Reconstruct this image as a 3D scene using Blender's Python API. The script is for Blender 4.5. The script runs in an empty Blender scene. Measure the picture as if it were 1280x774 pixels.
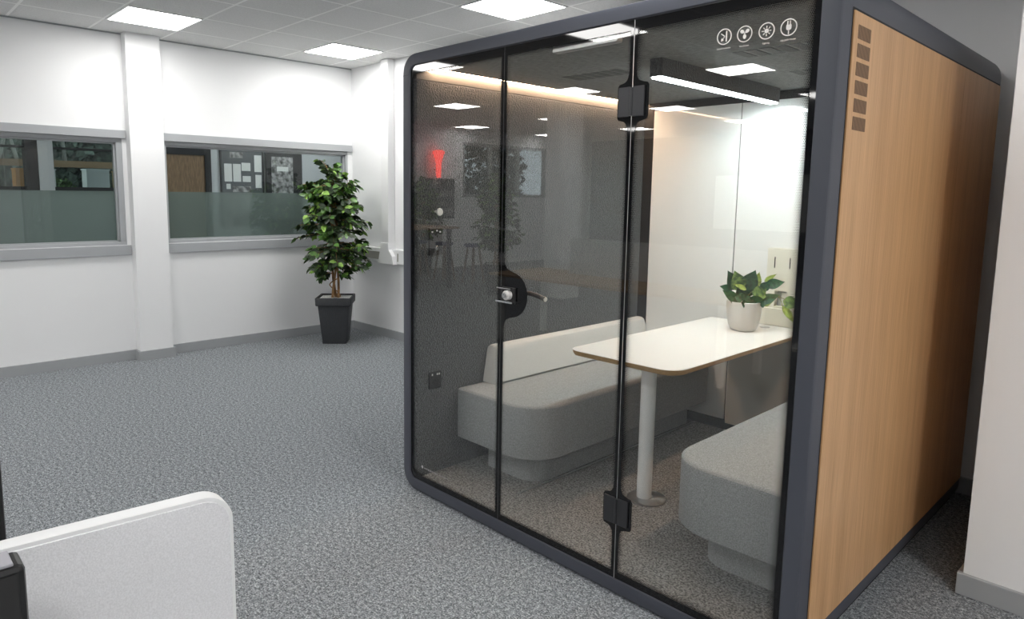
import bpy, bmesh, math, random
from mathutils import Vector, Matrix, noise
random.seed(7)
SC = bpy.context.scene
COL = SC.collection
PI = math.pi

# ------------------------------------------------------------------ materials
MATS = {}
def new_mat(name):
    m = bpy.data.materials.new(name); m.use_nodes = True
    nt = m.node_tree; nt.nodes.clear()
    out = nt.nodes.new('ShaderNodeOutputMaterial')
    return m, nt, out
def pbr(name, col, rough=.6, metal=0., var=0., vscale=60., bump=0., bscale=200., stretch=None, coat=0., spec=.5, sheen=0., var2=None, detail=3., bdist=.004):
    """principled material; var mixes a noise between two shades of the thing's own colour"""
    m, nt, out = new_mat(name)
    b = nt.nodes.new('ShaderNodeBsdfPrincipled')
    b.inputs['Base Color'].default_value = (*col, 1); b.inputs['Roughness'].default_value = rough
    b.inputs['Metallic'].default_value = metal; b.inputs['Coat Weight'].default_value = coat
    b.inputs['Specular IOR Level'].default_value = spec; b.inputs['Sheen Weight'].default_value = sheen; b.inputs['Sheen Roughness'].default_value = .55
    nt.links.new(b.outputs[0], out.inputs[0])
    if var or bump:
        tc = nt.nodes.new('ShaderNodeTexCoord'); mp = nt.nodes.new('ShaderNodeMapping')
        if stretch: mp.inputs['Scale'].default_value = stretch
        nt.links.new(tc.outputs['Object'], mp.inputs[0])
    if var:
        n = nt.nodes.new('ShaderNodeTexNoise'); n.inputs['Scale'].default_value = vscale; n.inputs['Detail'].default_value = detail
        nt.links.new(mp.outputs[0], n.inputs['Vector'])
        r = nt.nodes.new('ShaderNodeValToRGB')
        lo = [max(0, c * (1 - var)) for c in col]; hi = var2 or [min(1, c * (1 + var)) for c in col]
        r.color_ramp.elements[0].position = .36; r.color_ramp.elements[1].position = .64
        r.color_ramp.elements[0].color = (*lo, 1); r.color_ramp.elements[1].color = (*hi, 1)
        nt.links.new(n.outputs['Fac'], r.inputs[0]); nt.links.new(r.outputs[0], b.inputs['Base Color'])
    if bump:
        n2 = nt.nodes.new('ShaderNodeTexNoise'); n2.inputs['Scale'].default_value = bscale; n2.inputs['Detail'].default_value = 2
        nt.links.new(mp.outputs[0], n2.inputs['Vector'])
        bp = nt.nodes.new('ShaderNodeBump'); bp.inputs['Strength'].default_value = bump; bp.inputs['Distance'].default_value = bdist
        nt.links.new(n2.outputs['Fac'], bp.inputs['Height']); nt.links.new(bp.outputs[0], b.inputs['Normal'])
    MATS[name] = m
    return m
def emit(name, col, s):
    m, nt, out = new_mat(name)
    e = nt.nodes.new('ShaderNodeEmission'); e.inputs[0].default_value = (*col, 1); e.inputs[1].default_value = s
    nt.links.new(e.outputs[0], out.inputs[0]); MATS[name] = m
    return m
def glass(name, tint, r0=.04):
    """clear sheet: Schlick reflection over straight transmission"""
    m, nt, out = new_mat(name)
    lw = nt.nodes.new('ShaderNodeLayerWeight'); lw.inputs['Blend'].default_value = .5
    p = nt.nodes.new('ShaderNodeMath'); p.operation = 'POWER'; p.inputs[1].default_value = 5
    nt.links.new(lw.outputs['Facing'], p.inputs[0])
    ma = nt.nodes.new('ShaderNodeMath'); ma.operation = 'MULTIPLY_ADD'; ma.inputs[1].default_value = 1 - r0; ma.inputs[2].default_value = r0
    nt.links.new(p.outputs[0], ma.inputs[0])
    t = nt.nodes.new('ShaderNodeBsdfTransparent'); t.inputs[0].default_value = (*tint, 1)
    g = nt.nodes.new('ShaderNodeBsdfGlossy'); g.inputs['Roughness'].default_value = 0
    mx = nt.nodes.new('ShaderNodeMixShader')
    nt.links.new(ma.outputs[0], mx.inputs[0]); nt.links.new(t.outputs[0], mx.inputs[1]); nt.links.new(g.outputs[0], mx.inputs[2])
    nt.links.new(mx.outputs[0], out.inputs[0]); MATS[name] = m
    return m
def film(name, col, clear):
    m, nt, out = new_mat(name)
    t = nt.nodes.new('ShaderNodeBsdfTransparent'); t.inputs[0].default_value = (.85, .9, .88, 1)
    d = nt.nodes.new('ShaderNodeBsdfDiffuse'); d.inputs[0].default_value = (*col, 1)
    mx = nt.nodes.new('ShaderNodeMixShader'); mx.inputs[0].default_value = 1 - clear
    nt.links.new(t.outputs[0], mx.inputs[1]); nt.links.new(d.outputs[0], mx.inputs[2])
    nt.links.new(mx.outputs[0], out.inputs[0]); MATS[name] = m
    return m
class NG:
    """tiny math-node helper"""
    def __init__(s, nt): s.nt = nt
    def __call__(s, op, *a):
        n = s.nt.nodes.new('ShaderNodeMath'); n.operation = op
        for i, v in enumerate(a):
            if isinstance(v, (int, float)): n.inputs[i].default_value = v
            else: s.nt.links.new(v, n.inputs[i])
        return n.outputs[0]
def pos_xyz(nt):
    g = nt.nodes.new('ShaderNodeNewGeometry'); sp = nt.nodes.new('ShaderNodeSeparateXYZ')
    nt.links.new(g.outputs['Position'], sp.inputs[0])
    return sp.outputs

# ------------------------------------------------------------------ measured layout (metres)
H = 3.025                      # ceiling
XA, YB = -4.044, 2.25          # window wall, wall behind the booth
GX, GY = -3.538, 1.351         # ceiling grid origin
W, D, PH = 2.154, 2.173, 2.318 # booth
CX, CY, CZ = 2.9693, -2.1839, 1.6122
WIN_R = Vector((0.68384461, 0.72952412, 0.01229282)); WIN_U = Vector((-0.10013226, 0.07714713, 0.99197875)); WIN_F = Vector((-0.72272407, 0.67959023, -0.12580555))

pbr('wall_paint', (.86, .865, .87), .75, bump=.02, bscale=300)
pbr('grey_wall_paint', (.50, .52, .53), .75)
pbr('slate_paint', (.13, .14, .15), .7)
pbr('trim_grey', (.36, .375, .385), .45)
pbr('window_grey', (.40, .415, .43), .4)
pbr('trunking_white', (.84, .845, .85), .4)
pbr('socket_grey', (.30, .30, .26), .5)
pbr('booth_frame', (.066, .071, .090), .42, bump=.02, bscale=700)
pbr('black', (.008, .008, .009), .35)
pbr('frit_black', (.006, .006, .007), .03, spec=.42)
pbr('black_matt', (.012, .012, .013), .7)
pbr('dark_metal', (.055, .056, .06), .35, .6)
pbr('chrome', (.75, .75, .76), .12, 1.)
pbr('steel', (.55, .55, .56), .3, 1.)
pbr('felt_dark', (.066, .070, .073), .95, var=.55, vscale=140, spec=.1, detail=5, bump=1., bscale=140, bdist=.012, sheen=.3)
pbr('felt_roof', (.19, .192, .19), .95, var=.35, vscale=80, stretch=(.35, 2.2, 1), spec=.1)
pbr('cove_plain', (.15, .145, .14), .8)
pbr('booth_carpet', (.255, .252, .248), 1., var=.6, vscale=120, detail=5, bump=.4, bscale=200, spec=.05)
pbr('back_white', (.84, .86, .86), .04, spec=.5)
pbr('cream_panel', (.80, .79, .70), .45)
pbr('cabinet_beige', (.56, .55, .51), .22)
pbr('bench_fabric', (.33, .338, .342), .95, var=.25, vscale=240, bump=.25, bscale=500, spec=.1)
pbr('back_fabric', (.64, .645, .63), .95, var=.12, vscale=380, bump=.2, bscale=500, spec=.1)
pbr('table_white', (.86, .86, .84), .3)
pbr('ply_edge', (.46, .29, .13), .55, var=.3, vscale=60, stretch=(1, 1, 30))
pbr('leg_white', (.88, .885, .88), .3)
pbr('pot_stone', (.74, .735, .70), .6)
pbr('pot_dark', (.033, .036, .040), .55, var=.15, vscale=200, stretch=(1, 1, .1))
pbr('pebbles', (.85, .84, .80), .9, var=.25, vscale=80, bump=.8, bscale=90)
pbr('bark', (.30, .17, .075), .85, var=.4, vscale=50, bump=.5, bscale=90, stretch=(1, 1, .3))
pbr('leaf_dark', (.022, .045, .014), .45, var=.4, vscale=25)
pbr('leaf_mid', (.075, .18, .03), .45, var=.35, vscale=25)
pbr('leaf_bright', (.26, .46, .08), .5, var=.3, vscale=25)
pbr('pothos_dark', (.022, .085, .038), .35, var=.45, vscale=60)
pbr('pothos_mid', (.06, .17, .055), .38, var=.5, vscale=45, var2=(.20, .33, .09))
pbr('pothos_light', (.33, .44, .09), .42, var=.45, vscale=45)
pbr('stem_green', (.22, .22, .07), .6)
pbr('screen_fabric', (.70, .705, .73), .95, var=.07, vscale=420, bump=.2, bscale=600, spec=.1)
pbr('screen_edge', (.74, .75, .76), .5)
pbr('oak', (.40, .25, .12), .5, var=.2, vscale=14, stretch=(1, 9, 9))
pbr('blue_seat', (.05, .07, .16), .8)
pbr('stool_wood', (.20, .13, .07), .6)
pbr('red_lamp', (.75, .09, .07), .45)
pbr('paper', (.62, .63, .62), .8)
pbr('photo_grey', (.22, .22, .22), .8, var=.7, vscale=14)
pbr('board_slate', (.075, .085, .09), .8)
pbr('door_brown', (.20, .125, .065), .6, var=.2, vscale=10, stretch=(6, 6, 1))
pbr('timber', (.50, .33, .15), .7, var=.2, vscale=6, stretch=(1, 1, 6))
pbr('hedge_a', (.06, .085, .065), .8, var=.6, vscale=9)
pbr('hedge_b', (.08, .14, .05), .8, var=.6, vscale=12)
pbr('orange_paint', (.55, .26, .07), .7)
pbr('outdoor_white', (.75, .77, .74), .7)
pbr('ground_grey', (.16, .17, .15), .9, var=.4, vscale=3)
pbr('purple', (.14, .10, .24), .8)
pbr('monitor_edge', (.33, .33, .36), .4)
pbr('mark_grey', (.40, .40, .42), .7)
pbr('mark_white', (.80, .78, .76), .7)
PANEL = 12.5
emit('panel_light', (1, .985, .96), PANEL)
emit('booth_lamp_light', (.90, 1, 1.0), 50.)
emit('led_warm', (1., .66, .42), 46.)
emit('red_glow', (1, .10, .08), 3.5)
glass('booth_glass', (.97, .975, .97), .068)
glass('window_glass', (.86, .90, .89), .035)
film('frost_film', (.30, .33, .32), .42)

def carpet():
    # flecked cut pile in two grain sizes
    m, nt, out = new_mat('carpet')
    b = nt.nodes.new('ShaderNodeBsdfPrincipled'); b.inputs['Roughness'].default_value = 1; b.inputs['Specular IOR Level'].default_value = .05
    tc = nt.nodes.new('ShaderNodeTexCoord')
    n = nt.nodes.new('ShaderNodeTexNoise'); n.inputs['Scale'].default_value = 135; n.inputs['Detail'].default_value = 6; n.inputs['Roughness'].default_value = .8
    nt.links.new(tc.outputs['Object'], n.inputs['Vector'])
    r = nt.nodes.new('ShaderNodeValToRGB'); e = r.color_ramp.elements
    e[0].position = .39; e[0].color = (.035, .039, .044, 1); e[1].position = .62; e[1].color = (.60, .63, .66, 1)
    k = e.new(.5); k.color = (.20, .215, .23, 1)
    n3 = nt.nodes.new('ShaderNodeTexNoise'); n3.inputs['Scale'].default_value = 55; n3.inputs['Detail'].default_value = 3
    nt.links.new(tc.outputs['Object'], n3.inputs['Vector'])
    M = NG(nt); sm = M('ADD', M('MULTIPLY', n.outputs['Fac'], .78), M('MULTIPLY', n3.outputs['Fac'], .22))
    nt.links.new(sm, r.inputs[0]); nt.links.new(r.outputs[0], b.inputs['Base Color'])
    bp = nt.nodes.new('ShaderNodeBump'); bp.inputs['Strength'].default_value = .5; bp.inputs['Distance'].default_value = .004
    nt.links.new(n.outputs['Fac'], bp.inputs['Height']); nt.links.new(bp.outputs[0], b.inputs['Normal'])
    nt.links.new(b.outputs[0], out.inputs[0]); MATS['carpet'] = m
carpet()
def ceiling_mat():
    m, nt, out = new_mat('ceiling_tiles')
    M = NG(nt); x, y, z = pos_xyz(nt)
    b = nt.nodes.new('ShaderNodeBsdfPrincipled'); b.inputs['Roughness'].default_value = .9
    def edge(c, o):
        f = M('FRACT', M('DIVIDE', M('SUBTRACT', c, o - 60.), .6))
        return M('MINIMUM', f, M('SUBTRACT', 1., f))
    e = M('MINIMUM', edge(x, GX), edge(y, GY))
    ln = M('LESS_THAN', e, .018)
    n = nt.nodes.new('ShaderNodeTexNoise'); n.inputs['Scale'].default_value = 90; n.inputs['Detail'].default_value = 4
    g = nt.nodes.new('ShaderNodeNewGeometry'); nt.links.new(g.outputs['Position'], n.inputs['Vector'])
    r = nt.nodes.new('ShaderNodeValToRGB'); r.color_ramp.elements[0].color = (.63, .63, .625, 1); r.color_ramp.elements[1].color = (.71, .71, .705, 1)
    r.color_ramp.elements[0].position = .35; r.color_ramp.elements[1].position = .65
    nt.links.new(n.outputs['Fac'], r.inputs[0])
    mx = nt.nodes.new('ShaderNodeMix'); mx.data_type = 'RGBA'
    nt.links.new(ln, mx.inputs[0]); nt.links.new(r.outputs[0], mx.inputs[6]); mx.inputs[7].default_value = (.88, .88, .87, 1)
    nt.links.new(mx.outputs[2], b.inputs['Base Color'])
    bp = nt.nodes.new('ShaderNodeBump'); bp.inputs['Strength'].default_value = .6; bp.inputs['Distance'].default_value = .006
    st = M('GREATER_THAN', e, .03)
    nt.links.new(st, bp.inputs['Height']); nt.links.new(bp.outputs[0], b.inputs['Normal'])
    nt.links.new(b.outputs[0], out.inputs[0]); MATS['ceiling_tiles'] = m
ceiling_mat()
def veneer():
    m, nt, out = new_mat('oak_veneer')
    b = nt.nodes.new('ShaderNodeBsdfPrincipled'); b.inputs['Roughness'].default_value = .38
    tc = nt.nodes.new('ShaderNodeTexCoord'); mp = nt.nodes.new('ShaderNodeMapping'); mp.inputs['Scale'].default_value = (1, 1, .022)
    nt.links.new(tc.outputs['Object'], mp.inputs[0])
    n = nt.nodes.new('ShaderNodeTexNoise'); n.inputs['Scale'].default_value = 170; n.inputs['Detail'].default_value = 5
    n2 = nt.nodes.new('ShaderNodeTexNoise'); n2.inputs['Scale'].default_value = 14; n2.inputs['Detail'].default_value = 2
    nt.links.new(mp.outputs[0], n.inputs['Vector']); nt.links.new(mp.outputs[0], n2.inputs['Vector'])
    M = NG(nt); s = M('ADD', M('MULTIPLY', n.outputs['Fac'], .6), M('MULTIPLY', n2.outputs['Fac'], .4))
    r = nt.nodes.new('ShaderNodeValToRGB')
    r.color_ramp.elements[0].position = .36; r.color_ramp.elements[0].color = (.49, .265, .115, 1)
    r.color_ramp.elements[1].position = .64; r.color_ramp.elements[1].color = (.68, .41, .205, 1)
    nt.links.new(s, r.inputs[0]); nt.links.new(r.outputs[0], b.inputs['Base Color'])
    nt.links.new(b.outputs[0], out.inputs[0]); MATS['oak_veneer'] = m
veneer()
def stripes(name, a, b_, axis, period, duty=.5, rough=.7):
    m, nt, out = new_mat(name); M = NG(nt); p = pos_xyz(nt)
    b = nt.nodes.new('ShaderNodeBsdfPrincipled'); b.inputs['Roughness'].default_value = rough
    f = M('LESS_THAN', M('FRACT', M('DIVIDE', M('ADD', p[axis], 50.), period)), duty)
    mx = nt.nodes.new('ShaderNodeMix'); mx.data_type = 'RGBA'
    nt.links.new(f, mx.inputs[0]); mx.inputs[6].default_value = (*a, 1); mx.inputs[7].default_value = (*b_, 1)
    nt.links.new(mx.outputs[2], b.inputs['Base Color']); nt.links.new(b.outputs[0], out.inputs[0]); MATS[name] = m
stripes('vent_slots', (.30, .17, .09), (.06, .035, .02), 1, .009, .5)
stripes('roof_slots', (.05, .05, .05), (.012, .012, .012), 1, .012, .6)
def dots(name, x0, x1, z0, z1, reach):
    """printed dot border of the glass: solid at the rim, shrinking dots inward"""
    m, nt, out = new_mat(name); M = NG(nt); x, y, z = pos_xyz(nt)
    p = .0052
    d = M('MINIMUM', M('MINIMUM', M('SUBTRACT', x, x0), M('SUBTRACT', x1, x)), M('MINIMUM', M('SUBTRACT', z, z0), M('SUBTRACT', z1, z)))
    row = M('FLOOR', M('DIVIDE', z, p))
    sh = M('MULTIPLY', M('MODULO', row, 2.), .5)
    du = M('SUBTRACT', M('FRACT', M('ADD', M('DIVIDE', M('ADD', x, 3.), p), sh)), .5)
    dv = M('SUBTRACT', M('FRACT', M('DIVIDE', z, p)), .5)
    dist = M('SQRT', M('ADD', M('MULTIPLY', du, du), M('MULTIPLY', dv, dv)))
    rad = M('MULTIPLY', M('SUBTRACT', 1., M('DIVIDE', d, reach)), .52)
    mask = M('LESS_THAN', dist, rad)
    t = nt.nodes.new('ShaderNodeBsdfTransparent'); b = nt.nodes.new('ShaderNodeBsdfDiffuse'); b.inputs[0].default_value = (.01, .01, .011, 1)
    mx = nt.nodes.new('ShaderNodeMixShader')
    nt.links.new(mask, mx.inputs[0]); nt.links.new(t.outputs[0], mx.inputs[1]); nt.links.new(b.outputs[0], mx.inputs[2])
    nt.links.new(mx.outputs[0], out.inputs[0]); MATS[name] = m
    return m

# ------------------------------------------------------------------ mesh helpers
def B(): return bmesh.new()
def obj(name, bm, mat, parent=None, smooth=False, loc=None):
    me = bpy.data.meshes.new(name)
    if bm is not None:
        bmesh.ops.recalc_face_normals(bm, faces=bm.faces[:]); bm.to_mesh(me); bm.free()
    mats = mat if isinstance(mat, (list, tuple)) else [mat]
    for k in mats: me.materials.append(MATS[k])
    if smooth:
        for f in me.polygons: f.use_smooth = True
        try: me.set_sharp_from_angle(angle=math.radians(38))
        except Exception: pass
    return place(name, me, parent)
def wloc(o):
    v = Vector((0, 0, 0))
    while o is not None: v += o.location; o = o.parent
    return v
def place(name, me, parent):
    o = bpy.data.objects.new(name, me); COL.objects.link(o)
    if parent is not None: me.transform(Matrix.Translation(-wloc(parent))); o.parent = parent
    return o
def thing(name, label, cat, loc=(0, 0, 0), group=None):
    o = bpy.data.objects.new(name, None); COL.objects.link(o); o.location = loc; o.empty_display_size = .1
    return tag(o, label, cat, group)
def tag(o, label, cat, group=None):
    o['label'] = label; o['category'] = cat
    if group: o['group'] = group
    return o
def struct(o, label=None):
    o['kind'] = 'structure'
    if label: o['label'] = label
    return o
def box(bm, x0, x1, y0, y1, z0, z1, bev=0., seg=2):
    t = bmesh.new()
    bmesh.ops.create_cube(t, size=1)
    for v in t.verts: v.co = Vector((x0 + (v.co.x + .5) * (x1 - x0), y0 + (v.co.y + .5) * (y1 - y0), z0 + (v.co.z + .5) * (z1 - z0)))
    if bev: bmesh.ops.bevel(t, geom=t.edges[:], offset=bev, segments=seg, profile=.5, affect='EDGES')
    merge(bm, t); return bm
def merge(bm, t, mtx=None):
    if mtx is not None: bmesh.ops.transform(t, matrix=mtx, verts=t.verts)
    vm = {v: bm.verts.new(v.co) for v in t.verts}
    for f in t.faces:
        try:
            nf = bm.faces.new([vm[v] for v in f.verts]); nf.material_index = f.material_index
        except ValueError: pass
    t.free()
def rrect(x0, x1, y0, y1, r, n=6):
    """rounded rectangle outline, counter-clockwise; r single or 4 radii (x1y1, x0y1, x0y0, x1y0)"""
    rs = r if isinstance(r, (list, tuple)) else (r,) * 4
    P = []
    for k, (cx, cy, sx, sy) in enumerate(((x1, y1, -1, -1), (x0, y1, 1, -1), (x0, y0, 1, 1), (x1, y0, -1, 1))):
        q = max(rs[k], 1e-5); ox, oy = cx + sx * q, cy + sy * q
        for i in range(n + 1):
            a = PI / 2 * (k + i / n); P.append((ox + q * math.cos(a), oy + q * math.sin(a)))
    return P
def offset(P, d):
    """inset a counter-clockwise convex outline"""
    n = len(P); out = []
    for i in range(n):
        a, b, c = Vector(P[i - 1]), Vector(P[i]), Vector(P[(i + 1) % n])
        e1, e2 = (b - a), (c - b)
        e1 = e1.normalized() if e1.length > 1e-7 else e2.normalized(); e2 = e2.normalized() if e2.length > 1e-7 else e1
        n1, n2 = Vector((-e1.y, e1.x)), Vector((-e2.y, e2.x))
        m = (n1 + n2); m = m.normalized() if m.length > 1e-6 else n1
        out.append(tuple(b + m * d / max(.35, m.dot(n1))))
    return out
def rings(bm, rs, cap0=True, cap1=True, closed=True):
    """bridge lists of 3-D points of equal count"""
    V = [[bm.verts.new(p) for p in r] for r in rs]
    n = len(V[0])
    for a, b in zip(V, V[1:]):
        for i in range(n if closed else n - 1):
            j = (i + 1) % n
            try: bm.faces.new((a[i], a[j], b[j], b[i]))
            except ValueError: pass
    if cap0: bm.faces.new(V[0][::-1])
    if cap1: bm.faces.new(V[-1])
    return V
def prism(bm, P, z0, z1, bt=0., bb=0., f=lambda u, v, w: (u, v, w), seg=4):
    R = []
    if bb:
        for k in range(seg + 1):
            a = PI / 2 * k / seg; R.append((bb * (1 - math.sin(a)), z0 + bb * (1 - math.cos(a))))
    else: R.append((0, z0))
    if bt:
        for k in range(seg + 1):
            a = PI / 2 * k / seg; R.append((bt * (1 - math.cos(a)), z1 - bt * (1 - math.sin(a))))
    else: R.append((0, z1))
    rings(bm, [[f(u, v, w) for u, v in (offset(P, d) if d else P)] for d, w in R])
    return bm
def lathe(bm, prof, c=(0, 0, 0), n=32, axis='Z', cap=True):
    rs = []
    for r, h in prof:
        row = []
        for i in range(n):
            a = 2 * PI * i / n; u, v = r * math.cos(a), r * math.sin(a)
            p = (u, v, h) if axis == 'Z' else ((h, u, v) if axis == 'X' else (v, h, u))
            row.append((p[0] + c[0], p[1] + c[1], p[2] + c[2]))
        rs.append(row)
    rings(bm, rs, cap, cap); return bm
def tube(bm, pts, r, n=8, cap=True):
    pts = [Vector(p) for p in pts]; rs = []
    up = Vector((0, 0, 1)); prev = None
    for i, p in enumerate(pts):
        t = (pts[min(i + 1, len(pts) - 1)] - pts[max(i - 1, 0)]).normalized()
        if prev is None: a = t.cross(up) if abs(t.z) < .9 else t.cross(Vector((1, 0, 0)))
        else: a = prev - t * prev.dot(t)
        a.normalize(); prev = a; b = t.cross(a)
        q = r(i / (len(pts) - 1)) if callable(r) else r
        rs.append([p + (a * math.cos(2 * PI * k / n) + b * math.sin(2 * PI * k / n)) * q for k in range(n)])
    rings(bm, rs, cap, cap); return bm
def flat(name, polys, thick, mat, parent, y):
    """flat shape with holes in the X-Z plane at depth y (filled outlines, even-odd)"""
    cu = bpy.data.curves.new('tmp', 'CURVE'); cu.dimensions = '2D'; cu.fill_mode = 'BOTH'; cu.extrude = thick / 2
    for P in polys:
        s = cu.splines.new('POLY'); s.points.add(len(P) - 1); s.use_cyclic_u = True
        for q, (u, v) in zip(s.points, P): q.co = (u, v, 0, 1)
    return from_curve(name, cu, mat, parent, Matrix(((1, 0, 0, 0), (0, 0, 1, y), (0, 1, 0, 0), (0, 0, 0, 1))))
def from_curve(name, cu, mat, parent, mtx):
    t = bpy.data.objects.new('tmp', cu); COL.objects.link(t)
    bpy.context.view_layer.update()
    dg = bpy.context.evaluated_depsgraph_get()
    me = bpy.data.meshes.new_from_object(t.evaluated_get(dg)); me.name = name
    bpy.data.objects.remove(t); bpy.data.curves.remove(cu)
    me.transform(mtx); me.materials.clear(); me.materials.append(MATS[mat])
    return place(name, me, parent)
def text(name, s, size, x, z, y, mat, parent, align='CENTER'):
    cu = bpy.data.curves.new('tmp', 'FONT'); cu.body = s; cu.size = size; cu.align_x = align; cu.extrude = .0002
    return from_curve(name, cu, mat, parent, Matrix(((1, 0, 0, x), (0, 0, 1, y), (0, 1, 0, z), (0, 0, 0, 1))))
def circle(cx, cz, r, n=28, rx=None, rot=0):
    rx = rx or r
    return [(cx + rx * math.cos(2 * PI * i / n) * math.cos(rot) - r * math.sin(2 * PI * i / n) * math.sin(rot),
             cz + rx * math.cos(2 * PI * i / n) * math.sin(rot) + r * math.sin(2 * PI * i / n) * math.cos(rot)) for i in range(n)]
def bar(x0, z0, x1, z1, w):
    d = Vector((x1 - x0, z1 - z0)).normalized(); n = Vector((-d.y, d.x)) * w / 2
    return [(x0 - n.x, z0 - n.y), (x1 - n.x, z1 - n.y), (x1 + n.x, z1 + n.y), (x0 + n.x, z0 + n.y)]
def copy_tree(o, parent=None, loc=None):
    c = o.copy(); COL.objects.link(c)
    if parent is not None: c.parent = parent
    for ch in list(o.children): copy_tree(ch, c)
    if loc: c.location = loc
    return c

# ------------------------------------------------------------------ the room
def slab(name, ext, mat): return struct(obj(name, box(B(), *ext), mat))
slab('floor', (-9.2, 6.2, -12.8, 5.2, -.1, 0), 'carpet')
slab('ceiling', (-9.2, 6.2, -12.8, 5.2, H, H + .1), 'ceiling_tiles')
def holed(name, fixed, a0, a1, z0, z1, holes, mat, axis):
    """wall panel with rectangular openings; axis: which axis is thin"""
    aa = sorted({a0, a1, *[h[0] for h in holes], *[h[1] for h in holes]}); zz = sorted({z0, z1, *[h[2] for h in holes], *[h[3] for h in holes]})
    bm = B()
    for i in range(len(aa) - 1):
        run = None
        for k in range(len(zz) - 1):
            am, zm = (aa[i] + aa[i + 1]) / 2, (zz[k] + zz[k + 1]) / 2
            inside = any(h[0] < am < h[1] and h[2] < zm < h[3] for h in holes)
            if not inside: run = (run[0], zz[k + 1]) if run else (zz[k], zz[k + 1])
            if run and (inside or k == len(zz) - 2):
                e = (fixed[0], fixed[1], aa[i], aa[i + 1]) if axis == 'X' else (aa[i], aa[i + 1], fixed[0], fixed[1])
                box(bm, *e, *run); run = None
    return struct(obj(name, bm, mat))
W1 = (-2.6, -.222, 1.10, 2.085); W2 = (.12, 2.19, 1.10, 2.085)
holed('wall_left', (XA - .15, XA), -3.0, YB, 0, H, [W1, W2], 'wall_paint', 'X')
slab('wall_back', (XA, 6.2, YB, YB + .15, 0, H), 'wall_paint')
slab('wall_left_pier', (XA, -3.919, -.186, .111, 0, H), 'wall_paint')
slab('wall_right', (2.392, 6.2, 1.084, YB, 0, H), 'wall_paint')
slab('wall_right_far', (6.0, 6.2, -12.5, 1.084, 0, H), 'wall_paint')
slab('wall_rear', (-8.6, 6.2, -12.65, -12.5, 0, H), 'slate_paint')
slab('wall_left_return', (-8.6, XA - .15, -3.1, -3.0, 0, H), 'wall_paint')
W3 = (-10.7, -7.95, 1.55, 2.75)
holed('wall_left_far', (-8.75, -8.6), -12.5, -3.0, 0, H, [W3], 'wall_paint', 'X')
slab('wall_rear_column', (-4.35, -3.95, -6.35, -5.95, 0, H), 'wall_paint')
# baseboards
bh, bt = .0906, .019
bm = B(); box(bm, XA, XA + bt, -3.0, -.186, 0, bh); box(bm, XA, -3.919 + bt, -.186 - bt, -.186, 0, bh)
box(bm, -3.919, -3.919 + bt, -.186, .111, 0, bh); box(bm, XA, -3.919 + bt, .111, .111 + bt, 0, bh); box(bm, XA, XA + bt, .111 + bt, YB - bt, 0, bh)
struct(obj('baseboard_left', bm, 'trim_grey'))
struct(obj('baseboard_back', box(B(), XA, 2.392, YB - bt, YB, 0, bh), 'trim_grey'))
bm = B(); box(bm, 2.392 - bt, 6., 1.084 - bt, 1.084, 0, bh, .003); box(bm, 2.392 - bt, 2.392, 1.084, YB - bt, 0, bh, .003)
struct(obj('baseboard_right', bm, 'trim_grey'))
# black shadow trim where the wall meets the ceiling
struct(obj('trim_1', box(B(), XA + .0005, XA + .006, -3.0, YB, H - .012, H - .0005), 'trim_grey'))
# windows of the left wall
def window(n, y0, y1, band0, band1):
    """y0..y1 opening; band0..band1 extent of the casing bands"""
    root = bpy.data.objects.new('window_%d' % n, None); COL.objects.link(root); root.location = (XA, (y0 + y1) / 2, 1.1); struct(root)
    bm = B()
    box(bm, XA - .02, XA + .028, band0, band1, 2.083, 2.157, .002); box(bm, XA - .02, XA + .028, band0, band1, 1.006, 1.097, .002)
    struct(obj('casing', bm, 'window_grey', root))
    bm = B(); xo, xi = XA - .10, XA - .004
    box(bm, xo, xi, y0, y1, 2.048, 2.083, .003); box(bm, xo, xi, y0, y1, 1.097, 1.128, .003)
    box(bm, xo, xi, y1 - .052, y1, 1.128, 2.048, .003); box(bm, xo, xi, y0, y0 + .052, 1.128, 2.048, .003)
    box(bm, xo + .02, xi - .03, y0, y1, 2.032, 2.05); box(bm, xo + .02, xi - .03, y0, y1, 1.126, 1.142)
    box(bm, xo + .02, xi - .03, y1 - .068, y1 - .05, 1.128, 2.048)
    struct(obj('window_frame', bm, 'window_grey', root))
    struct(obj('pane', box(B(), XA - .062, XA - .056, y0 + .03, y1 - .03, 1.11, 2.06), 'window_glass', root))
    struct(obj('frosted_film', box(B(), XA - .0645, XA - .0635, y0 + .03, y1 - .03, 1.12, 1.6), 'frost_film', root))
window(1, W1[0], W1[1], -2.66, -.192)
window(2, .118, 2.215, .113, 2.235)
# the room beyond those windows
XO = -7.2
holed('wall_outer', (XO - .15, XO), -2.9, 5.0, 0, H, [(-2.8, .75, 1.575, 2.5)], 'grey_wall_paint', 'X')
slab('wall_outer_end', (XO, XA - .15, 4.6, 4.75, 0, H), 'grey_wall_paint')
root = bpy.data.objects.new('window_3', None); COL.objects.link(root); root.location = (XO, -1, 1.57); struct(root)
bm = B(); box(bm, XO - .1, XO + .03, -2.8, .75, 1.57, 1.64); box(bm, XO - .1, XO + .03, -2.8, .75, 2.42, 2.5); box(bm, XO - .12, XO + .06, -.455, -.325, 1.57, 2.5)
box(bm, XO - .1, XO + .03, -2.8, .75, 2.115, 2.14); box(bm, XO - .1, XO + .02, .69, .75, 1.57, 2.5)
struct(obj('window_frame', bm, 'black_matt', root))
struct(obj('mullion_strip', box(B(), XO + .03, XO + .07, -.324, -.16, 1.57, 2.5), 'grey_wall_paint', root))
struct(obj('pane', box(B(), XO - .06, XO - .054, -2.8, .75, 1.6, 2.45), 'window_glass', root))
root = bpy.data.objects.new('window_4', None); COL.objects.link(root); root.location = (-8.6, -9.3, 1.55); struct(root)
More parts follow.
